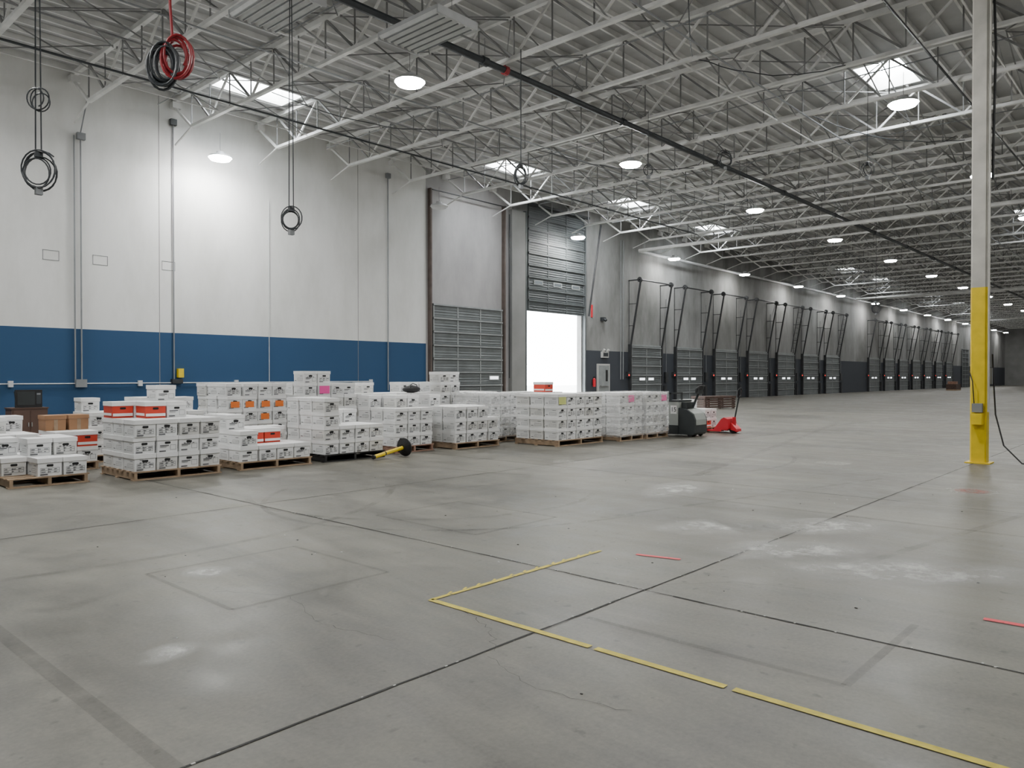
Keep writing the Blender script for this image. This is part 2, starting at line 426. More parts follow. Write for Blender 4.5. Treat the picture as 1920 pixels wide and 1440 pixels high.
# hanging cable coils
def coil(name, loc, r, z_top, loops=5, m=None, thick=0.011, elong=1.15, cords=2, second=None, ang=0.83, hose=False, plug=True, seed=1):
    b = B(); rr = random.Random(seed); m = m or M_cable
    ca, sa = math.sin(ang), -math.cos(ang)
    nx_, ny_ = math.cos(ang), math.sin(ang)
    def loop(cz, r, loops, m, thick, u0=0.0, el=elong):
        pts = []
        ph = rr.random()*6
        for i in range(loops*20+1):
            t = i/20; a = 2*math.pi*t+ph
            q = r*(1+0.16*math.sin(t*2.1+ph)); off = 0.05*math.sin(t*1.3+ph)
            du = u0+0.14*r*math.sin(t*1.9+ph*2); dz = 0.18*r*math.cos(t*1.4+ph)
            u = math.cos(a)*q+du
            pts.append((u*ca+off*nx_, u*sa+off*ny_, cz+dz+math.sin(a)*q*el))
        b.tube(pts, thick, m, 6)
    if hose:
        loop(-r*elong, r*.8, 7, m, thick, -0.12); loop(-r*elong+0.12, r*.8, 5, M_red, thick, 0.10)
        loop(-r*elong+0.02, r*.65, 4, m, thick*.8, -0.06)
        b.tube([(0.03*ca, 0.03*sa, 0.1), (0, 0, 0.6), (-0.02, 0, z_top-loc[2])], thick*1.1, M_red, 6)
    else:
        loop(-r*elong, r, loops, m, thick)
    for i in range(cords):
        o = (i-(cords-1)/2)*0.08
        b.tube([(o*ca, o*sa, -0.02), (o*0.8*ca, o*0.8*sa, (z_top-loc[2])*0.4), (o*0.2, 0, z_top-loc[2])], thick*0.9, m, 5)
    if second: loop(second, r*0.6, 3, m, thick*0.9)
    if plug:
        b.box((-0.045, -0.04, -2*r*elong-0.10), (0.045, 0.04, -2*r*elong+0.0), M_pipe)
        b.box((-0.05, -0.03, -0.04), (0.05, 0.03, 0.04), m)
    b.obj(name, loc, smooth=False)
coil('hanging_cable_coil', (3.56, 12.45, 4.80), 0.21, 9.6, loops=6, second=0.78, seed=1)
coil('hanging_hose_coil', (5.44, 12.4, 7.0), 0.25, 9.6, thick=0.022, elong=1.5, cords=0, hose=True, plug=False, seed=2)
coil('hanging_cable_coil', (7.64, 12.4, 4.66), 0.16, 9.6, seed=3)
coil('hanging_cable_coil', (14.0, 12.4, 6.75), 0.14, 9.6, elong=1.6, seed=4, cords=1, thick=0.014)
coil('hanging_cable_coil', (25.0, 12.5, 9.5), 0.22, 9.62, seed=5, cords=1)
coil('hanging_cable_coil', (19.8, 12.4, 7.95), 0.13, 9.6, seed=6, cords=1, thick=0.008, loops=3)
coil('hanging_cable_coil', (21.0, 6.5, 7.15), 0.14, 9.6, seed=7, cords=1, thick=0.008, loops=4)
coil('hanging_cable_coil', (26.5, 12.4, 8.05), 0.2, 9.6, seed=8, cords=1, thick=0.008, loops=3)
coil('hanging_cable_coil', (41.5, 12.4, 5.3), 0.2, 9.6, seed=9, cords=1)

# ------------------------------------------------------------------ left wall fittings
WY = Y1
b = B()
for xx in (8.20, 8.38): b.cyl((xx, WY-0.05, 1.38), (xx, WY-0.05, 8.9), 0.022, M_pipe, 6)
b.box((8.27, WY-0.14, 8.8), (8.5, WY-0.005, 9.0), M_pipe); b.box((8.2, WY-0.14, 1.26), (8.5, WY-0.005, 1.5), M_pipe)
b.cyl((8.38, WY-0.05, 9.0), (8.6, WY-0.05, 10.2), 0.018, M_pipe, 6)
b.cyl((11.2, WY-0.05, 1.4), (11.2, WY-0.05, 10.0), 0.022, M_pipe, 6)
b.box((11.1, WY-0.13, 9.92), (11.3, WY-0.005, 10.12), M_pipe_dark)
b.box((11.3, WY-0.16, 1.55), (11.48, WY-0.005, 1.85), M_yel); b.box((11.1, WY-0.16, 1.35), (11.45, WY-0.005, 1.5), M_pipe_dark)
b.cyl((14.7, WY-0.03, 1.36), (14.7, WY-0.03, 8.0), 0.014, M_pipe_w, 6)
b.cyl((20.2, WY-0.05, 1.0), (20.2, WY-0.05, 10.1), 0.025, M_pipe, 6)
b.box((20.1, WY-0.13, 9.9), (20.3, WY-0.005, 10.1), M_pipe)
b.cyl((X0+1, WY-0.04, 1.36), (19.4, WY-0.04, 1.38), 0.018, M_pipe_w, 6)
for xx in (6.5, 10.1, 19.3, 13.4): b.box((xx-0.06, WY-0.1, 1.28), (xx+0.06, WY-0.003, 1.46), M_pipe_w)
for xx in (37.5, 37.75): b.cyl((xx, WY-0.05, 1.4), (xx, WY-0.05, 9.6), 0.03, M_pipe, 6)
b.obj('wall_conduit')
b = B()
for xx in (10.75, 18.7, 4.0, -3.5): b.box((xx-0.010, WY-0.004, 0), (xx+0.010, WY+0.001, ZR-0.05), M_wallg)
for xx, zz in ((7.57, 5.2), (8.94, 5.2), (11.05, 5.25)):
    for (ax, az, bx, bz) in ((-.22, -.15, .22, -.135), (-.22, .135, .22, .15), (-.22, -.15, -.205, .15), (.205, -.15, .22, .15)):
        b.box((xx+ax, WY-0.006, zz+az), (xx+bx, WY+0.001, zz+bz), M_pipe)
b.obj('trim_panel_joints')
b = B()
b.box((27.75, WY-0.25, 0), (28.75, WY-0.002, 9.8), M_wallg)
b.obj('trim_pilaster')

def sect_door(x0, x1, z0, z1, name, nsec, base, win_rows=(), y=None, nwin=2, winmat=None, strut=None, dx=0.1):
    b = B(); y = WY-0.12 if y is None else y; w = x1-x0; sh = (z1-z0)/nsec
    winmat = winmat or M_day; strut = strut or M_doord
    for i in range(nsec):
        a = z0+i*sh; c = a+sh-0.02
        b.box((x0, y, a), (x1, y+0.05, c), base)
        for k in range(1, 5):
            zz = a+sh*k/5
            b.prism([(y+0.001, zz-0.03), (y-0.018, zz-0.012), (y-0.018, zz+0.012), (y+0.001, zz+0.03)], 'x', x0, x1, base)
        b.box((x0, y-0.06, c-0.075), (x1, y+0.001, c-0.005), strut)
        b.box((x0, y-0.062, c-0.09), (x1, y-0.02, c-0.076), M_track)
        nst = 4 if w > 4 else 3
        for k in range(nst):
            xx = x0+0.04+(w-0.08)*k/(nst-1)
            b.box((xx-0.04, y-0.026, a), (xx+0.04, y+0.001, c), strut)
        if i in win_rows:
            for k in range(nwin):
                xx = x0+w*(k+0.5)/nwin+(0.0 if nwin > 2 else (-dx if k else dx)*w)
                b.box((xx-0.36, y-0.036, a+sh*0.28), (xx+0.36, y+0.0, a+sh*0.68), M_doord)
                b.box((xx-0.29, y-0.040, a+sh*0.36), (xx+0.29, y-0.02, a+sh*0.60), winmat)
    b.obj(name)
sect_door(22.65, 27.15, 0.02, 4.85, 'door_1', 8, M_doorg, (2,), nwin=2, dx=-0.12)
sect_door(29.0, 33.7, 4.9, 10.3, 'door_2', 9, M_doordark, (2,), y=WY-0.2, nwin=3, winmat=M_dimday, strut=M_doordark)
b = B()
for xx in (22.5, 27.3, 28.88, 33.85):
    m = M_rust if xx < 28 else M_doordark
    b.box((xx-0.045, WY-0.2, 0), (xx+0.045, WY-0.002, 9.9), m)
b.box((22.5, WY-0.3, 9.80), (27.3, WY-0.25, 9.84), M_track)
b.box((28.8, WY-0.45, 10.2), (33.9, WY-0.32, 10.32), M_track)
b.cyl((27.5, WY-0.3, 1.5), (27.5, WY-0.3, 9.5), 0.03, M_track, 6)
b.cyl((34.0, WY-0.3, 4.9), (34.3, WY-0.9, 9.9), 0.05, M_track, 6)
b.obj('trim_door_tracks')

# dock doors
def dock(x0, tall=False, ladder=False):
    x1 = x0+3.35
    sect_door(x0, x1, 0.02, 3.4, 'door_dock', 6, M_doorg, (2,), nwin=2)
    b = B()
    for xx in (x0-0.1, x1+0.1):
        b.box((xx-0.06, WY-0.2, 0), (xx+0.06, WY-0.003, 3.5), M_track)
        b.cyl((xx, WY-0.15, 3.4), (xx, WY-0.85, 7.3), 0.06, M_track, 4)
        for zz in (4.6, 5.9):
            yy = WY-0.15-0.7*(zz-3.4)/3.9
            b.cyl((xx, yy, zz), (xx, WY-0.01, zz), 0.025, M_track, 4)
        b.cyl((xx, WY-0.85, 7.3), (xx, WY-0.01, 7.3), 0.05, M_track, 4)
        b.cyl((xx-0.06, WY-0.8, 7.3), (xx+0.06, WY-0.8, 7.3), 0.16, M_track, 10)
        b.cyl((xx, WY-0.03, 3.5), (xx, WY-0.03, 7.3), 0.018, M_track, 4)
    b.cyl((x0-0.3, WY-0.8, 7.3), (x1+0.3, WY-0.8, 7.3), 0.045, M_track, 6)
    b.box((x0-0.1, WY-0.12, 3.4), (x1+0.1, WY-0.003, 3.5), M_doord)
    if ladder:
        for i in range(8):
            zz = 3.9+i*0.42
            yy = WY-0.15-0.7*(zz-3.4)/3.9
            b.cyl((x1-0.8, yy, zz), (x1+0.1, yy, zz), 0.025, M_track, 4)
        b.cyl((x1-0.8, WY-0.2, 3.6), (x1-0.8, WY-0.85, 7.3), 0.03, M_track, 4)
    b.box((x1+0.6, WY-0.12, 1.2), (x1+0.95, WY-0.003, 1.85), M_track)
    b.cyl((x1+0.78, WY-0.05, 1.85), (x1+0.78, WY-0.05, 6.5), 0.02, M_pipe, 5)
    b.box((x1+0.25, WY-0.3, 0.0), (x1+0.45, WY-0.05, 1.0), M_track)
    b.box((x0-0.42, WY-0.2, 1.55), (x0-0.26, WY-0.01, 1.85), M_track)
    b.box((x0-0.39, WY-0.22, 1.61), (x0-0.31, WY-0.2, 1.70), M_redled)
    b.box((x0+0.2, WY-0.6, 0.0), (x1-0.2, WY-0.2, 0.015), M_steel)
    b.obj('trim_dock_track')
for k in range(7): dock(38.5+5.3*k, ladder=k in (4, 6))
for k in range(7): dock(82.4+5.3*k, ladder=k in (4, 5))
sect_door(123.5, 127.5, 0.02, 5.5, 'door_dock_tall', 9, M_doordark)
sect_door(131.5, 135.5, 0.02, 5.5, 'door_dock_tall', 9, M_doordark)

# personnel door, exit light, extinguisher, small signs
b = B()
b.box((35.15, WY-0.08, 0), (36.35, WY-0.002, 2.3), M_doorw)
b.box((35.25, WY-0.10, 0.02), (36.25, WY-0.07, 2.2), M_doord)
b.box((35.9, WY-0.11, 1.3), (36.1, WY-0.095, 1.95), M_black)
b.box((35.3, WY-0.13, 0.98), (36.2, WY-0.10, 1.04), M_steel)
b.cyl((35.38, WY-0.1, 1.05), (35.38, WY-0.17, 1.05), 0.03, M_steel, 8)
b.obj('door_personnel')
b = B(); b.box((35.55, WY-0.14, 2.65), (36.15, WY-0.003, 3.0), M_doorw); b.box((35.62, WY-0.15, 2.72), (36.08, WY-0.139, 2.93), M_pipe_dark)
for s in (35.65, 36.05): b.cyl((s, WY-0.1, 3.0), (s, WY-0.2, 3.12), 0.07, M_doorw, 8)
b.obj('emergency_light')
b = B()
b.cyl((0, 0, 0), (0, 0, 0.42), 0.085, M_jack, 12); b.cyl((0, 0, 0.42), (0, 0, 0.50), 0.085, M_jack, 12, 0.03)
b.box((-0.03, -0.1, 0.5), (0.03, 0.05, 0.56), M_black); b.tube([(0, -0.05, 0.5), (0.12, -0.06, 0.42), (0.12, -0.05, 0.15)], 0.014, M_black)
b.box((-0.05, 0.08, 0.1), (0.05, 0.125, 0.4), M_black)
b.obj('fire_extinguisher', (34.75, WY-0.13, 1.0))
b = B(); b.box((34.6, WY-0.03, 4.9), (34.75, WY-0.002, 5.6), M_jack); b.obj('fire_sign')
b = B(); b.box((35.5, WY-0.2, 4.75), (35.8, WY-0.002, 4.95), M_pipe_dark); b.cyl((35.65, WY-0.2, 4.85), (35.65, WY-0.3, 4.75), 0.09, M_pipe_dark, 8); b.obj('wall_alarm_horn')

# ------------------------------------------------------------------ column
CX, CY = 16.15, 3.02
b = B(); hw = 0.13
def sqcol(z0, z1, m, g=0.0):
    w = hw+g; c = 0.025
    prof = [(-w+c, -w), (w-c, -w), (w, -w+c), (w, w-c), (w-c, w), (-w+c, w), (-w, w-c), (-w, -w+c)]
    b.prism(prof, 'z', z0, z1, m)
sqcol(0.02, 3.22, M_yel, 0.002); sqcol(3.22, 9.7, M_colw)
b.box((-0.2, -0.2, 0), (0.2, 0.2, 0.02), M_yel)
b.box((-0.25, -0.25, 9.7), (0.25, 0.25, 9.75), M_truss)
b.box((-0.30, -0.09, 0.72), (-0.13, 0.09, 0.92), M_yel)
b.box((-0.24, -0.08, 0.94), (-0.13, 0.08, 1.1), M_pipe)
b.cyl((-0.16, -0.17, 0.95), (-0.16, -0.17, 9.6), 0.018, M_colw, 6)
b.tube([(0.1, -0.17, 9.6), (0.08, -0.18, 8.5), (0.12, -0.2, 7.6), (0.09, -0.18, 6.0), (0.1, -0.17, 5.2)], 0.022, M_black)
b.tube([(0.06, -0.19, 2.0), (0.06, -0.21, 1.5), (0.02, -0.25, 0.9), (-0.1, -0.4, 0.35), (-0.25, -0.7, 0.06), (-0.3, -1.2, 0.02), (-0.1, -2.0, 0.02), (0.2, -3.5, 0.02)], 0.014, M_black)
b.tube([(-0.2, 0.05, 1.1), (-0.23, 0.07, 1.5), (-0.16, 0.14, 1.7)], 0.01, M_black)
b.box((-0.02, -0.2, 1.45), (0.1, -0.13, 1.75), M_pipe)
b.obj('steel_column', (CX, CY, 0))
b = B()
for xx in (16.15+22.75, 16.15+45.5, 16.15+68.2, 107, 130):
    b.T = Matrix.Translation((xx, CY, 0)); sqcol(0, 3.22, M_yel, 0.002); sqcol(3.22, 9.7, M_colw)
b.T = None
b.obj('steel_columns_row')

# ------------------------------------------------------------------ floor joints & markings
b = B()
def strip(p, q, w, m, z=0.003, jag=0.0):
    p = Vector((*p, 0)); q = Vector((*q, 0)); d = (q-p); L = d.length; d.normalize(); n = Vector((-d.y, d.x, 0))
    k = max(1, int(L/0.25)) if jag else 1
    pts = [p+d*L*i/k+n*R.uniform(-jag, jag) for i in range(k+1)]
    for i in range(k):
        a, c = pts[i], pts[i+1]; hh = w/2*(R.uniform(0.6, 1.3) if jag else 1)
        b.poly([(*(a-n*hh).xy, z), (*(c-n*hh).xy, z), (*(c+n*hh).xy, z), (*(a+n*hh).xy, z)], m)
for yy in (3.07, 8.7, 14.3, 20, -2.6, -8.2): strip((X0+1, yy), (60, yy), 0.014, M_joint, jag=0.004)
for xx in (-0.8, 4.86, 10.5, 16.1, 21.8, 27.4, 33, 38.6): strip((xx, Y0+1), (xx, Y1-1), 0.014, M_joint, jag=0.004)
for i in range(130):
    t = R.uniform(0.8, 8); s = R.uniform(.004, .012)
    if R.random() < .6: x_, y_ = t, 3.07+R.uniform(-.012, .012)
    else: x_, y_ = 4.86+R.uniform(-.012, .012), t
    b.box((x_, y_, 0.0), (x_+s*1.6, y_+s, s*.3), M_crumb)
b.obj('floor_joints')
b = B()
def crack(pts, w=0.003):
    for i in range(len(pts)-1):
        p, q = Vector(pts[i]), Vector(pts[i+1]); k = 8; prev = p
        for j in range(1, k+1):
            t = p.lerp(q, j/k)+Vector((R.uniform(-.02, .02), R.uniform(-.02, .02)))
            strip(tuple(prev), tuple(t), w*R.uniform(.5, 1.2), M_joint, 0.0025); prev = t
crack([(3.6, 3.7), (3.45, 3.3), (3.2, 3.05)]); crack([(3.1, 3.0), (2.95, 2.5), (3.05, 2.0)], 0.0025)
crack([(2.9, 3.6), (2.8, 4.2), (3.0, 4.9), (2.7, 5.4)], 0.0025); crack([(5.0, 3.1), (5.5, 2.7), (5.7, 2.2)], 0.003)
b.obj('floor_cracks')
b = B()
for (a, c) in ((4.07, 2.66), (2.62, 1.80), (1.755, -2.0)): strip((3.62, a), (3.62, c), 0.052, M_tape, 0.004)
x = 3.62
while x < 5.68:
    L = R.uniform(0.1, 0.2); strip((x, 4.06+R.uniform(-.004, .004)), (min(x+L, 5.7), 4.06+R.uniform(-.004, .004)), R.uniform(0.035, 0.055), M_tape, 0.004); x += L+R.uniform(0.0, 0.03)
x = 3.8
while x < 5.6:
    strip((x, 4.075), (x+0.06, 4.105), 0.018, M_tape, 0.0045); x += R.uniform(0.14, 0.22)
b.obj('yellow_floor_tape')
b = B()
def rect(x0, y0, x1, y1, w, m):
    strip((x0, y0), (x1, y0), w, m, 0.002); strip((x1, y0), (x1, y1), w, m, 0.0022); strip((x1, y1), (x0, y1), w, m, 0.0024); strip((x0, y1), (x0, y0), w, m, 0.0026)
strip((1.35, 1.0), (1.35, 9.5), 0.09, M_ghost)
rect(2.55, 4.9, 3.9, 6.3, 0.04, M_ghost)
strip((4.05, 1.35), (4.05, 3.0), 0.05, M_ghost, 0.002); strip((4.05, 1.35), (5.35, 1.35), 0.05, M_ghost, 0.0022)
rect(5.4, 5.4, 6.7, 7.0, 0.05, M_ghost)
strip((9, 0.5), (9, 5.5), 0.08, M_ghost)
strip((12.5, 1.0), (15.5, 11.0), 0.045, M_white); strip((16.6, 1.0), (17.4, 9.8), 0.04, M_white)
strip((12.2, 1.0), (12.2, 9.0), 0.03, M_ghost)
def arc(cx, cy, r, a0, a1, w, m, e=1.0):
    k = 28; pts = []
    for i in range(k+1):
        a = math.radians(a0+(a1-a0)*i/k); pts.append((cx+math.cos(a)*r, cy+math.sin(a)*r*e))
    for i in range(k): strip(pts[i], pts[i+1], w, m, 0.0028)
arc(7.2, 8.2, 2.4, 150, 300, 0.09, M_tire); arc(8.0, 7.5, 3.4, 130, 260, 0.07, M_tire, 0.8)
arc(3.0, 12.0, 5.2, 250, 320, 0.09, M_tire); arc(13, 9.5, 4.0, 180, 300, 0.08, M_tire)
strip((6.4, 2.2), (11, 1.4), 0.09, M_tire); strip((7, 5), (13, 3.6), 0.08, M_tire); strip((11, 6), (26, 9), 0.15, M_tire)
b.obj('floor_tape_ghosts_and_tyre_marks')
b = B()
strip((5.78, 3.74), (5.88, 3.35), 0.05, M_pinkp, 0.004); strip((5.78, 1.05), (5.8, 0.70), 0.06, M_pinkp, 0.004)
arc(12.1, 2.35, 0.30, 0, 360, 0.06, M_white); arc(14.3, 5.0, 0.2, 0, 360, 0.2, M_white); arc(12.1, 2.35, 0.14, 0, 360, 0.14, M_pinkf)
arc(11.2, 8.8, 0.15, 0, 360, 0.2, M_white)
b.obj('floor_spray_marks')
for (xx, yy, sx, sy, rz) in ((7.45, 3.75, .95, .5, -0.75), (6.9, 2.75, .85, .5, -0.8), (6.75, 1.8, 1.3, .5, -.9), (8.2, 3.0, 1.0, .5, -.7), (1.9, 4.4, .22, .16, .3), (2.9, 6.0, 0.22, 0.22, 0), (9.5, 5.5, 1.0, 0.5, 0.2)):
    b = B(); b.poly([(-1, -1, 0), (1, -1, 0), (1, 1, 0), (-1, 1, 0)], M_scuff)
    o = b.obj('floor_white_residue', (xx, yy, 0.0032), rz); o.scale = (sx, sy, 1)
b = B()
for i in range(60):
    xx, yy = R.uniform(1.5, 12), R.uniform(0.5, 10)
    s = R.uniform(0.004, 0.012); b.box((xx, yy, 0), (xx+s, yy+s*1.5, s*0.4), R.choice([M_ink, M_joint, M_box]))
b.obj('floor_debris')

# ------------------------------------------------------------------ file boxes on pallets
BW, BL, BH = 0.325, 0.405, 0.262
def fbox(b, x, y, z, rz, kind='w', note=None, rng=R):
    b.T = Matrix.Translation((x, y, z)) @ Matrix.Rotation(rz, 4, 'Z')
    body, lid = (M_box, M_box2)
    if kind == 'w' and rng.random() < 0.2: body = M_box3
    if kind == 'r': body = M_redbox
    if kind == 'k': body, lid = M_brown, M_brown
    w, l = BW/2, BL/2
    b.box((-w+.004, -l+.004, 0.001), (w-.004, l-.004, BH-0.012), body, 0.004)
    b.box((-w-.003, -l-.003, BH-0.068), (w+.003, l+.003, BH-0.001), lid)
    b.poly([(-w-.0032, -l-.0034, BH-0.0705), (w+.0032, -l-.0034, BH-0.0705), (w+.0032, -l-.0034, BH-0.068), (-w-.0032, -l-.0034, BH-0.068)], M_ink)
    e = 0.0015
    def q(face, u0, v0, u1, v1, m, d=e):
        if face == 0: y_ = -l+.001-d; b.poly([(u0, y_, v0), (u1, y_, v0), (u1, y_, v1), (u0, y_, v1)], m)
        elif face == 1: x_ = -w+.001-d; b.poly([(x_, u1, v0), (x_, u0, v0), (x_, u0, v1), (x_, u1, v1)], m)
        elif face == 2: x_ = w-.001+d; b.poly([(x_, u0, v0), (x_, u1, v0), (x_, u1, v1), (x_, u0, v1)], m)
    if kind == 'k':
        q(0, -0.03, 0.0, 0.03, BH-.07, M_wood); return
    hz = 0.155; y_ = -l-0.0005
    b.poly([(-.045, y_, hz-.008), (-.036, y_, hz-.017), (.036, y_, hz-.017), (.045, y_, hz-.008), (.045, y_, hz+.008), (.036, y_, hz+.017), (-.036, y_, hz+.017), (-.045, y_, hz+.008)], M_hole)
    ink = M_ink if kind == 'w' else M_box2
    if kind == 'r':
        q(0, -w+.01, 0.03, w-.01, 0.075, M_box2); q(1, -l+.03, 0.04, l-.03, 0.08, M_box2); return
    def frame(f, u0, v0, u1, v1, t=0.004):
        q(f, u0, v0, u1, v0+t, ink); q(f, u0, v1-t, u1, v1, ink); q(f, u0, v0, u0+t, v1, ink); q(f, u1-t, v0, u1, v1, ink)
    style = rng.random()
    if style < 0.6:
        frame(0, -.125, .045, .125, .12); q(0, -.125, .082, .125, .086, ink); q(0, -.02, .045, -.016, .12, ink)
        for k in range(3):
            u = -.115+k*.085; q(0, u, .094, u+rng.uniform(.03, .06), .104, ink); q(0, u, .058, u+rng.uniform(.02, .06), .067, ink)
    else:
        q(0, -.12, .105, .02, .118, ink); q(0, -.12, .085, -.02, .092, ink); frame(0, .04, .04, .13, .12)
    q(0, -.13, .018, -.03, .034, ink)
    if rng.random() < 0.55:
        u = rng.uniform(-.1, 0); q(0, u, .17, u+.05, .177, ink)
        for k in range(4): uu = -.09+k*.045+rng.uniform(0, .01); q(0, uu, .126, uu+.03, .137, ink)
    frame(1, -.15, .05, .05, .11); q(1, .09, .05, .16, .06, ink); q(1, -.15, .078, .05, .081, ink); q(1, -.14, .15, -.04, .158, ink)
    frame(2, -.15, .05, .05, .11); q(2, -.14, .15, -.04, .158, ink)
    if note:
        m = {'o': M_orange, 'p': M_pink, 'y': M_ylab}[note[0]]
        s = 0.095 if note[0] == 'o' else 0.13
        q(0, -s, .03, s, .03+s*1.3, m, 0.006)

def pallet(b, w, l, wood):
    b.T = None
    for i in range(3):
        xx = 0.02+(w-0.09)*i/2; b.box((xx, 0, 0.018), (xx+0.045, l, 0.118), wood)
    n = 7
    for i in range(n):
        yy = (l-0.095)*i/(n-1); b.box((0, yy, 0.118), (w, yy+0.095, 0.137), wood)
    for yy in (0, l/2-0.05, l-0.1): b.box((0, yy, 0), (w, yy+0.1, 0.018), wood)

def stack(x0, y0, H, kinds={}, notes={}, wood=None, wrap=False, rz=0.0, seed=0, jit=1.0, over=0.03, ext=None, name='pallet_of_file_boxes'):
    rng = random.Random(seed*17+3); wood = wood or M_wood
    ny = len(H); nx = max(len(r) for r in H); px, py = 0.345, 0.428
    w, l = ext or (nx*px+over, ny*py+over)
    b = B(); pallet(b, w, l, wood)
    for r in range(ny):
        for c in range(len(H[r])):
            for k in range(H[r][c]):
                jx, jy = rng.uniform(-.007, .007)*jit, rng.uniform(-.018, .010)*jit
                top = k == H[r][c]-1
                ja = rng.uniform(-.03, .03)*jit if top else rng.uniform(-.01, .01)*jit
                if top and k >= 4: ja *= 2.5; jx += rng.uniform(-.03, .03)
                fbox(b, 0.015+px*(c+.5)+jx, 0.015+py*(r+.5)+jy, 0.138+k*BH, ja, kinds.get((r, c, k), 'w'), notes.get((r, c, k)), rng)
    b.T = None
    if wrap:
        h = 0.138+max(max(r) for r in H)*BH+0.012
        W = nx*px+0.03; L = ny*py+0.03; g = 0.012
        a = [(-g, -g), (W+g, -g), (W+g, L+g), (-g, L+g)]
        for i in range(4):
            p, q = a[i], a[(i+1) % 4]
            b.poly([(*p, 0.1), (*q, 0.1), (*q, h), (*p, h)], M_wrap)
    return b.obj(name, (x0, y0, 0), rz)

stack(3.15, 12.45, [[0, 1, 1], [1, 2, 2], [2, 1, 2]], seed=1)
stack(2.95, 14.0, [[2, 2, 2], [3, 3, 2], [3, 3, 3]], seed=2)
stack(4.22, 14.1, [[2, 2], [3, 3]], kinds={(0, 0, 1): 'r', (0, 1, 1): 'r', (1, 0, 2): 'k', (1, 0, 1): 'r', (1, 1, 2): 'k'}, seed=3)
stack(5.1, 15.1, [[3, 3], [4, 3]], seed=4)
stack(4.67, 12.0, [[3, 3, 3, 3], [3, 4, 4, 3], [4, 4, 5, 3]], kinds={(1, 1, 3): 'r', (2, 0, 3): 'r'}, seed=5)
stack(6.0, 14.6, [[3, 4, 3], [4, 4, 4], [4, 4, 3]], seed=6)
stack(6.4, 12.0, [[2, 1, 1, 1], [3, 2, 2, 1], [3, 2, 2, 2]], kinds={(1, 1, 1): 'r', (1, 2, 1): 'r', (2, 2, 1): 'r'}, seed=7)
stack(7.5, 14.6, [[5, 5, 5, 5], [5, 5, 5, 5], [5, 5, 5, 5]], notes={(0, 0, 3): 'o', (0, 1, 3): 'o', (0, 2, 3): 'o', (0, 0, 2): 'o', (0, 2, 2): 'o', (0, 0, 1): 'o', (0, 1, 1): 'o', (0, 3, 3): 'o'}, seed=8)
stack(8.05, 11.98, [[4, 2, 2, 2], [4, 3, 2, 2], [4, 4, 3, 3]], wood=M_black, seed=9)
stack(9.1, 14.3, [[6, 6, 5, 5], [5, 6, 5, 5], [5, 5, 5, 5]], notes={(0, 1, 4): 'p'}, seed=10)
stack(9.98, 12.3, [[3, 3, 3], [3, 4, 4], [4, 4, 4]], wood=M_wood2, seed=11)
stack(11.4, 12.0, [[3, 3, 3, 2], [3, 3, 3, 3], [4, 3, 3, 3]], seed=12)
stack(10.62, 14.3, [[4, 4, 4], [4, 5, 4], [4, 4, 4]], seed=13)
stack(11.75, 14.3, [[4, 4, 4], [4, 4, 4], [4, 4, 5]], seed=14)
stack(12.88, 14.1, [[6, 6, 4], [5, 5, 5], [5, 5, 5]], seed=15)
stack(14.05, 14.2, [[4, 4, 4], [4, 4, 4], [4, 4, 4]], seed=16)
stack(13.15, 12.6, [[4, 4, 4], [4, 4, 4], [4, 4, 4]], wrap=True, seed=17)
stack(13.4, 10.75, [[4]*5, [4]*5, [4]*5], seed=18, jit=0.5, notes={(0, 0, 3): 'y'})
stack(14.75, 12.5, [[4, 5, 4], [4, 4, 4], [4, 4, 4]], kinds={(0, 1, 4): 'r'}, seed=19)
stack(15.5, 10.5, [[4]*3, [4]*3, [4]*3], wrap=True, seed=20, notes={(0, 1, 3): 'p'}, jit=0.5)
stack(16.62, 10.45, [[4]*3, [4]*3, [4]*3], wrap=True, seed=21, notes={(0, 2, 3): 'p'}, jit=0.5)
stack(19.62, 10.38, [[2, 2], [3, 2], [2, 2]], seed=22, kinds={(0, 0, 0): 'r'})
b = B(); pallet(b, 1.1, 1.0, M_wood); b.obj('wooden_pallet', (1.75, 13.9, 0), 0.05)
# soft black duffel bag on top of the boxes
b = B(); rings = 10; seg = 14; vs = []; fs = []
rr = random.Random(3)
for i in range(rings+1):
    t = i/rings; s_ = max(0.05, math.sin(math.pi*min(max(t, 0.02), 0.98))**0.45)
    for j in range(seg):
        a = 2*math.pi*j/seg; k = 1+0.10*rr.uniform(-1, 1)
        z = 0.085+0.095*s_*math.sin(a)*k
        vs.append((-0.26+0.52*t, 0.13*s_*math.cos(a)*k, max(0.0, z)))
for i in range(rings):
    for j in range(seg): fs.append((i*seg+j, i*seg+(j+1) % seg, (i+1)*seg+(j+1) % seg, (i+1)*seg+j))
fs += [list(range(seg))[::-1], list(range(rings*seg, (rings+1)*seg))]
b.add(vs, fs, M_black)
b.tube([(-0.12, -0.1, 0.1), (-0.09, -0.08, 0.2), (0.0, -0.05, 0.23), (0.09, -0.08, 0.2), (0.12, -0.1, 0.1)], 0.012, M_tdark, 6)
b.obj('duffel_bag', (12.3, 14.52, 0.139+4*BH), smooth=True)

# warning post lying down
b = B()
p, q = Vector((-0.85, -0.12, 0.045)), Vector((0, 0, 0.17))
b.cyl(p, q, 0.038, M_yel, 12)
d = (q-p).normalized()
b.cyl(q, q+d*0.02, 0.185, M_black, 24, 0.185); b.cyl(q-d*0.06, q, 0.07, M_black, 16, 0.18)
b.cyl(p-d*0.01, p+d*0.03, 0.042, M_black, 12); b.cyl(p+d*0.3, p+d*0.33, 0.0385, M_black, 12)
b.obj('stanchion_post', (9.72, 11.70, 0.02))

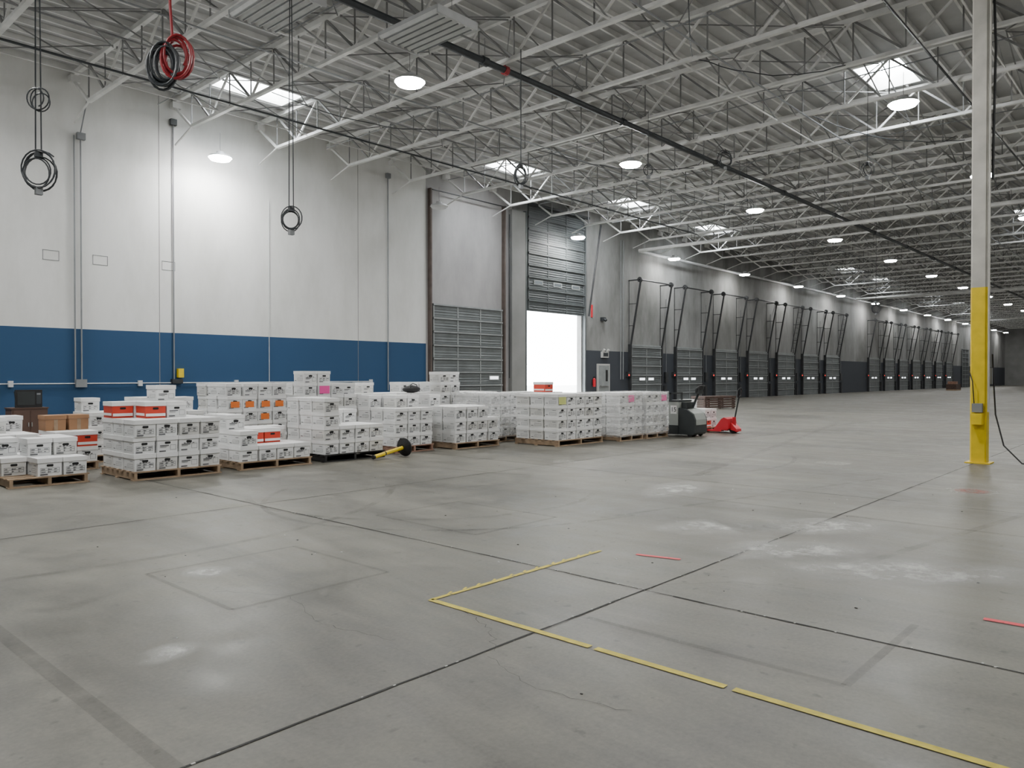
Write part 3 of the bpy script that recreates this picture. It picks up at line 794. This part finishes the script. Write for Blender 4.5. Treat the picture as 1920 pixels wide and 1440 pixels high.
# cabinet with microwave
b = B()
b.box((0, 0, 0), (0.75, 0.5, 0.82), M_green); b.box((0.03, -0.01, 0.05), (0.36, 0.01, 0.78), M_green); b.box((0.39, -0.01, 0.05), (0.72, 0.01, 0.78), M_green)
b.box((-0.02, -0.02, 0.82), (0.77, 0.52, 0.85), M_green); b.box((0.33, -0.03, 0.4), (0.35, 0, 0.5), M_steel); b.box((0.4, -0.03, 0.4), (0.42, 0, 0.5), M_steel)
b.obj('storage_cabinet', (5.3, 20.6, 0))
b = B()
b.box((0, 0, 0), (0.56, 0.06, 0.42), M_black); b.box((0.06, 0.06, 0.04), (0.5, 0.36, 0.38), M_tdark, 0.03); b.box((0.04, -0.006, 0.06), (0.40, 0, 0.38), M_tdark)
b.box((0.43, -0.01, 0.08), (0.53, 0, 0.36), M_pipe_dark); b.box((0.44, -0.014, 0.3), (0.52, -0.009, 0.34), M_pipe)
b.obj('microwave_oven', (5.4, 20.68, 0.851))

# electric walkie pallet truck
root = empty('electric_pallet_truck', (18.14, 10.1, 0))
b = B()
prof = [(-0.30, 0.06), (-0.36, 0.12), (-0.36, 0.45), (-0.30, 0.60), (-0.12, 0.72), (0.12, 0.76), (0.12, 0.06)]
b.prism(prof, 'x', -0.33, 0.33, M_tdark)
b.prism([(-0.345, 0.30), (-0.372, 0.32), (-0.372, 0.46), (-0.31, 0.62), (-0.12, 0.735), (-0.12, 0.71), (-0.28, 0.58), (-0.345, 0.44)], 'x', -0.27, 0.27, M_cream)
b.box((-0.35, 0.12, 0.08), (0.35, 0.40, 0.92), M_cream); b.box((-0.36, 0.11, 0.92), (0.36, 0.41, 0.96), M_tdark)
b.box((-0.352, 0.16, 0.60), (-0.35, 0.34, 0.82), M_box2)
b.box((-0.36, 0.11, 0.06), (0.36, 0.41, 0.30), M_tdark)
b.box((-0.2, -0.05, 0.74), (0.2, 0.1, 0.90), M_tdark)
b.cyl((-0.10, -0.1, 0.0+0.11), (0.10, -0.1, 0.11), 0.11, M_black, 16)
for s in (-0.28, 0.28): b.cyl((s-0.03, -0.2, 0.06), (s+0.03, -0.2, 0.06), 0.06, M_black, 12)
for s in (-1, 1):
    b.box((s*0.19-0.08, 0.40, 0.05), (s*0.19+0.08, 1.55, 0.10), M_tdark); b.cyl((s*0.19-0.04, 1.4, 0.042), (s*0.19+0.04, 1.4, 0.042), 0.04, M_black, 10)
for s in (-0.3, 0.3): b.box((s-0.02, 0.36, 0.95), (s+0.02, 0.40, 1.15), M_tdark)
b.box((-0.32, 0.36, 1.12), (0.32, 0.40, 1.16), M_tdark)
b.cyl((0.05, -0.1, 0.78), (0.05, -0.26, 1.15), 0.035, M_tdark, 8); b.box((-0.06, -0.34, 1.13), (0.16, -0.22, 1.26), M_tdark)
b.tube([(-0.14, -0.3, 1.17), (-0.15, -0.33, 1.28), (-0.08, -0.36, 1.34), (0.18, -0.36, 1.34), (0.25, -0.33, 1.28), (0.24, -0.3, 1.17), (0.12, -0.28, 1.16)], 0.022, M_black)
b.box((-0.02, -0.36, 1.24), (0.12, -0.28, 1.36), M_black)
b.obj('body', parent=root)
tc = bpy.data.curves.new('number_label', 'FONT'); tc.body = '15'; tc.size = 0.17; tc.extrude = 0.001; tc.align_x = 'CENTER'; tc.align_y = 'CENTER'
tc.materials.append(M_black)
to = bpy.data.objects.new('number_label', tc); bpy.context.scene.collection.objects.link(to); to.parent = root
to.location = (-0.3545, 0.25, 0.71); to.rotation_euler = (math.pi/2, 0, -math.pi/2)

# red manual pallet jack
root = empty('manual_pallet_jack', (19.98, 9.9, 0))
b = B()
for s in (-1, 1):
    b.box((s*0.20-0.08, 0.05, 0.045), (s*0.20+0.08, 1.25, 0.09), M_jack)
    b.cyl((s*0.20-0.03, 1.1, 0.038), (s*0.20+0.03, 1.1, 0.038), 0.036, M_black, 10)
b.prism([(0.30, 0.09), (-0.12, 0.09), (-0.16, 0.14), (-0.12, 0.40), (-0.02, 0.44), (0.06, 0.40)], 'x', -0.27, 0.27, M_jack)
b.prism([(-0.16, 0.10), (-0.34, 0.05), (-0.34, 0.12), (-0.16, 0.30)], 'x', -0.15, 0.15, M_jack)
b.cyl((0, -0.2, 0.1), (0, -0.2, 0.45), 0.05, M_jack, 12)
for s in (-0.09, 0.09): b.cyl((s-0.03, -0.2, 0.085), (s+0.03, -0.2, 0.085), 0.085, M_black, 16)
b.cyl((0, -0.22, 0.42), (0, -0.34, 1.02), 0.022, M_tdark, 8)
b.tube([(0, -0.34, 1.0), (-0.1, -0.355, 1.08), (-0.11, -0.37, 1.2), (-0.05, -0.38, 1.26), (0.05, -0.38, 1.26), (0.11, -0.37, 1.2), (0.1, -0.355, 1.08), (0, -0.34, 1.0)], 0.017, M_black)
b.obj('body', parent=root)

b = B()
b.box((0, 0, 0.5), (2.2, 0.9, 0.62), M_wood3)
for xx in (0.05, 1.05, 2.05): b.box((xx, 0.05, 0), (xx+0.1, 0.15, 0.5), M_wood3); b.box((xx, 0.75, 0), (xx+0.1, 0.85, 0.5), M_wood3)
for k in range(4): b.box((0.02, 0.02, 0.06+k*0.11), (2.18, 0.06, 0.14+k*0.11), M_wood3); b.box((0.02, 0.06, 0.06+k*0.11), (0.06, 0.84, 0.14+k*0.11), M_wood3)
b.obj('wooden_crate_bench', (33.2, 17.6, 0), -0.25)
b = B()
b.box((0, 0, 0.12), (2.2, 1.0, 0.7), M_wood3); b.box((0.2, 0.1, 0.7), (1.2, 0.9, 1.0), M_wood2); b.box((0, 0, 0), (2.2, 1, 0.12), M_wood)
b.obj('palletised_cartons', (95, 20, 0))

# ------------------------------------------------------------------ world + camera
w = bpy.data.worlds.new('overcast'); bpy.context.scene.world = w; w.use_nodes = True
bg = w.node_tree.nodes['Background']; bg.inputs[0].default_value = (0.93, 0.97, 1.0, 1); bg.inputs[1].default_value = 22.0

cam = bpy.data.cameras.new('camera'); co = bpy.data.objects.new('camera', cam); bpy.context.scene.collection.objects.link(co)
cam.sensor_width = 36; cam.lens = 1425/1920*36; cam.clip_end = 500; cam.clip_start = 0.05
co.location = (0, 0, 1.6); co.rotation_euler = (math.radians(90-0.6), 0, math.radians(42.2-90))
bpy.context.scene.camera = co
